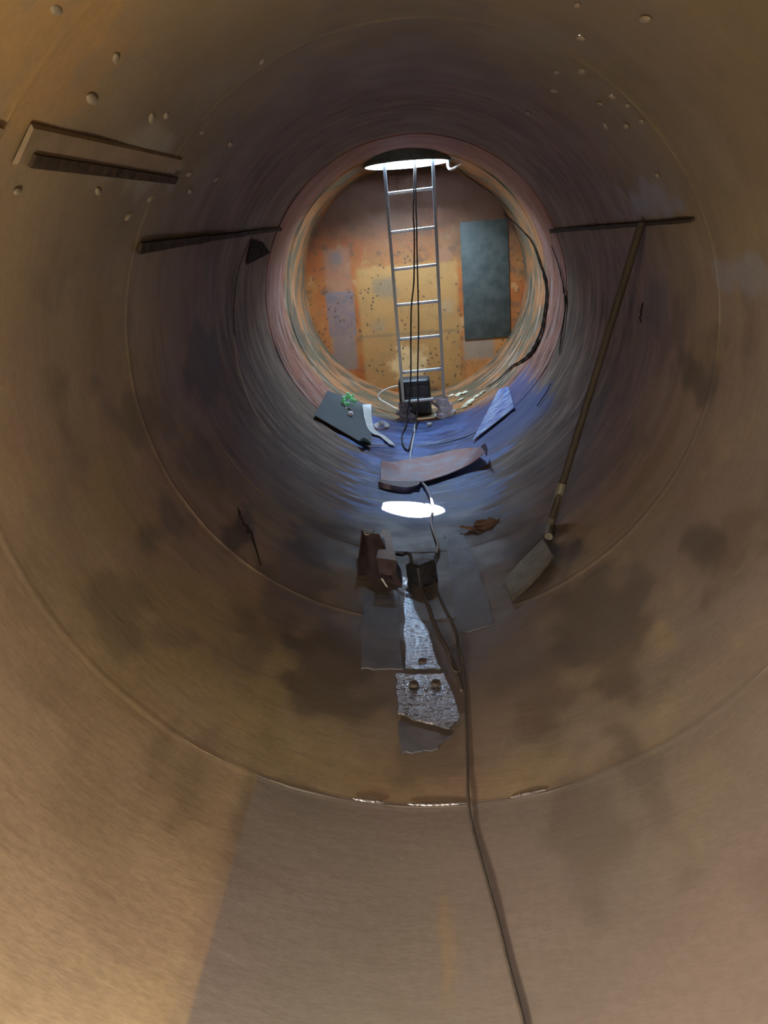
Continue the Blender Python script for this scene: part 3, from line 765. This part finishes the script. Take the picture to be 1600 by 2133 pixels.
# ------------------------------------------------------------------ litter on the far floor
def pix_sheet(tl, tr, br, bl, n, m, h, th, mat, name, seed=0, amp=.006):
    rows = []
    for j in range(m+1):
        v = j/m; row = []
        for i in range(n+1):
            u = i/n
            px = (tl[0]*(1-u)+tr[0]*u)*(1-v)+(bl[0]*(1-u)+br[0]*u)*v
            py = (tl[1]*(1-u)+tr[1]*u)*(1-v)+(bl[1]*(1-u)+br[1]*u)*v
            row.append(on(px, py, h+amp*mnoise.noise(Vector((u*4, v*4, seed)))))
        rows.append(row)
    return obj(name, sheet(rows, th), mat)
tag(pix_sheet((682, 814), (776, 850), (772, 934), (655, 866), 14, 12, .016, .006, MAT['mat'], 'rubber_mat', 1), 'dark grey-blue mat lying on the left of the trough under the green wad', 'mat')
# green wad
gp = on(727, 838, .075)
bm = bmesh.new()
for k in range(22):
    a = k*2.4; rr = .018+.034*(k/22)**.5
    q = gp + Vector((math.cos(a)*rr*1.25, math.sin(a)*.03, math.sin(a)*rr*.75+.022*math.sin(k*1.7)+.02))
    r = bmesh.ops.create_icosphere(bm, subdivisions=2, radius=.014+.006*math.sin(k*3))
    bmesh.ops.translate(bm, verts=r['verts'], vec=q)
bm2 = bm
gl = obj('green_glove', bm, MAT['green'], sharp=None)
rm = gl.modifiers.new('fuse', 'REMESH'); rm.mode = 'VOXEL'; rm.voxel_size = .004
bpy.context.view_layer.update()
dg = bpy.context.evaluated_depsgraph_get(); me = bpy.data.meshes.new_from_object(gl.evaluated_get(dg)); gl.modifiers.clear(); gl.data = me
me.polygons.foreach_set('use_smooth', [True]*len(me.polygons))
tag(gl, 'bright green crumpled glove lying on the dark mat', 'glove')
def chip(name, px, py, r, mat, label, cat, seed, h=.01, sc=(1, 1, 1), group=None):
    bm = bmesh.new(); bmesh.ops.create_icosphere(bm, subdivisions=3, radius=r)
    for v in bm.verts:
        v.co *= 1+.45*mnoise.noise(v.co/r*1.3+Vector((seed, seed, 0))); v.co = Vector((v.co.x*sc[0], v.co.y*sc[1], v.co.z*sc[2]))
    p = on(px, py, h)
    bmesh.ops.transform(bm, matrix=Matrix.Translation(p) @ Matrix.Rotation(-ang(p), 4, 'Y'), verts=bm.verts)
    return tag(obj(name, bm, mat, sharp=None), label, cat, group)
chip('stone', 730, 862, .024, MAT['stone'], 'white stone below the green glove, the larger of two', 'stone', 1, .042)
chip('stone', 721, 851, .014, MAT['stone'], 'tiny white stone touching the lower left of the green glove', 'stone', 2, .025)
chip('stone', 895, 884, .024, MAT['stone'], 'small white chip on the floor in front of the black case', 'stone', 3, .015, (1, 1, .8))
# pale strip
Ls = [(755, 843), (757, 862), (761, 880), (766, 893), (777, 904), (790, 908), (800, 916), (812, 926)]
Rs = [(773, 842), (774, 865), (776, 880), (780, 893), (789, 902), (799, 907), (810, 915), (824, 928)]
hh = [.05, .04, .03, .024, .022, .02, .02, .018]
rows = [smooth_path([on(*p, h) for p, h in zip(q, hh)], 5) for q in (Ls, Rs)]
tag(obj('paper_strip', sheet(rows, .003), MAT['paper']), 'long pale strip of torn paper curving along the mat edge', 'paper')
rows = [smooth_path([on(*p) for p in q], 4) for q in (
    [(779, 884, .02), (788, 879, .06), (795, 876, .075), (804, 880, .045), (811, 884, .02)],
    [(780, 888, .02), (790, 885, .04), (797, 883, .05), (805, 886, .03), (810, 888, .015)],
    [(783, 892, .012), (790, 890, .02), (796, 887, .03), (804, 890, .02), (808, 890, .012)])]
tag(obj('paper_scrap', sheet(rows, .003), MAT['paper']), 'crumpled pale scrap on the floor left of the black case', 'paper')
bm = bmesh.new(); vs = [bm.verts.new(on(*p)) for p in ((745, 920, .026), (757, 911, .07), (765, 915, .05), (774, 925, .026), (758, 926, .026))]
c0 = bm.verts.new(on(757, 918, .07))
for a, b in zip(vs, vs[1:]+vs[:1]): bm.faces.new((a, b, c0))
bmesh.ops.solidify(bm, geom=bm.faces[:], thickness=.004)
tag(obj('cloth_scrap', bm, MAT['dkgreen']), 'dark green triangular scrap at the near corner of the mat', 'scrap')
bm = bmesh.new(); tube(bm, smooth_path([on(773, 926, .02), (on(790, 926, .015)), on(808, 929, .012)], 5), .007, 8)
tag(obj('stick', bm, MAT['paper'], sharp=None), 'thin pale stick beside the dark green scrap', 'stick')
# pale scale flakes along the plate edge right of the ladder
for i, (px, py, r) in enumerate(((940, 824, .03), (955, 822, .035), (968, 818, .03), (980, 836, .04), (972, 844, .045), (992, 826, .03), (1004, 818, .026), (960, 832, .025))):
    chip('scale_flake', px, py, r, MAT['flake'], 'pale crumbly flake of scale on the floor right of the ladder foot', 'flake', i+11, .012, (1.3, 1.0, .45), 'pale scale flakes right of the ladder')
tag(pix_sheet((1040, 812), (1060, 806), (1072, 850), (985, 918), 12, 10, .012, .006, MAT['blue'], 'liner_flake', 6, .012), 'large blue flake of loose lining on the right side below the crack', 'flake')
# rust scale under the right wall
bm = quad_sheet([on(955, 1098, .03), on(1000, 1085, .05), on(1042, 1078, .02), on(1000, 1108, .01)], 10, 6, .02, .006, 9, .03)
tag(obj('rust_flake', bm, MAT['rflake']), 'torn flake of brown rust on the floor right of the sunlit patch', 'flake')

# ------------------------------------------------------------------ light
W = bpy.data.worlds.new('sky'); S.world = W; W.use_nodes = True
bg = W.node_tree.nodes['Background']; bg.inputs[0].default_value = (0.54, 0.75, 1.0, 1); bg.inputs[1].default_value = 255.0
def light(name, kind, loc, energy, col, **kw):
    l = bpy.data.lights.new(name, kind); l.energy = energy; l.color = col
    for k, v in kw.items(): setattr(l, k, v)
    o = bpy.data.objects.new(name, l); COL.objects.link(o); o.location = loc; return o
sun = light('sun', 'SUN', (0, 14, 8), 330.0, (0.95, 0.97, 1.0), angle=D(.5))
dirv = (Vector((-.10, 4.79, 0)) - Vector((-.0, HC-.25, HZ0)))
sun.rotation_euler = dirv.to_track_quat('-Z', 'Y').to_euler()
pt = light('sky_portal', 'AREA', (0, HC, HZ1+.03), 1.0, (1, 1, 1), shape='DISK', size=.42); pt.data.cycles.is_portal = True
light('work_lamp', 'POINT', (-.76, .16, .50), 122.0, (1.0, 0.86, 0.66), shadow_soft_size=.10)
sp = light('fill_spot', 'SPOT', (.12, -.35, 1.80), 75.0, (1.0, 0.94, 0.93), shadow_soft_size=.12, spot_size=D(125), spot_blend=1.0)  # added fill light for the foreground, not a known lamp
sp.rotation_euler = (Vector((.05, 1.1, 0)) - sp.location).to_track_quat('-Z', 'Y').to_euler()
S.view_settings.view_transform = 'Standard'; S.view_settings.look = 'None'; S.view_settings.gamma = 1
S.view_settings.use_curve_mapping = False; S.view_settings.exposure = 0.0
cy = S.cycles
cy.use_denoising = True; cy.max_bounces = 6; cy.diffuse_bounces = 5; cy.glossy_bounces = 3; cy.adaptive_threshold = 0.03
cy.sample_clamp_indirect = 6.0; cy.caustics_reflective = False; cy.caustics_refractive = False
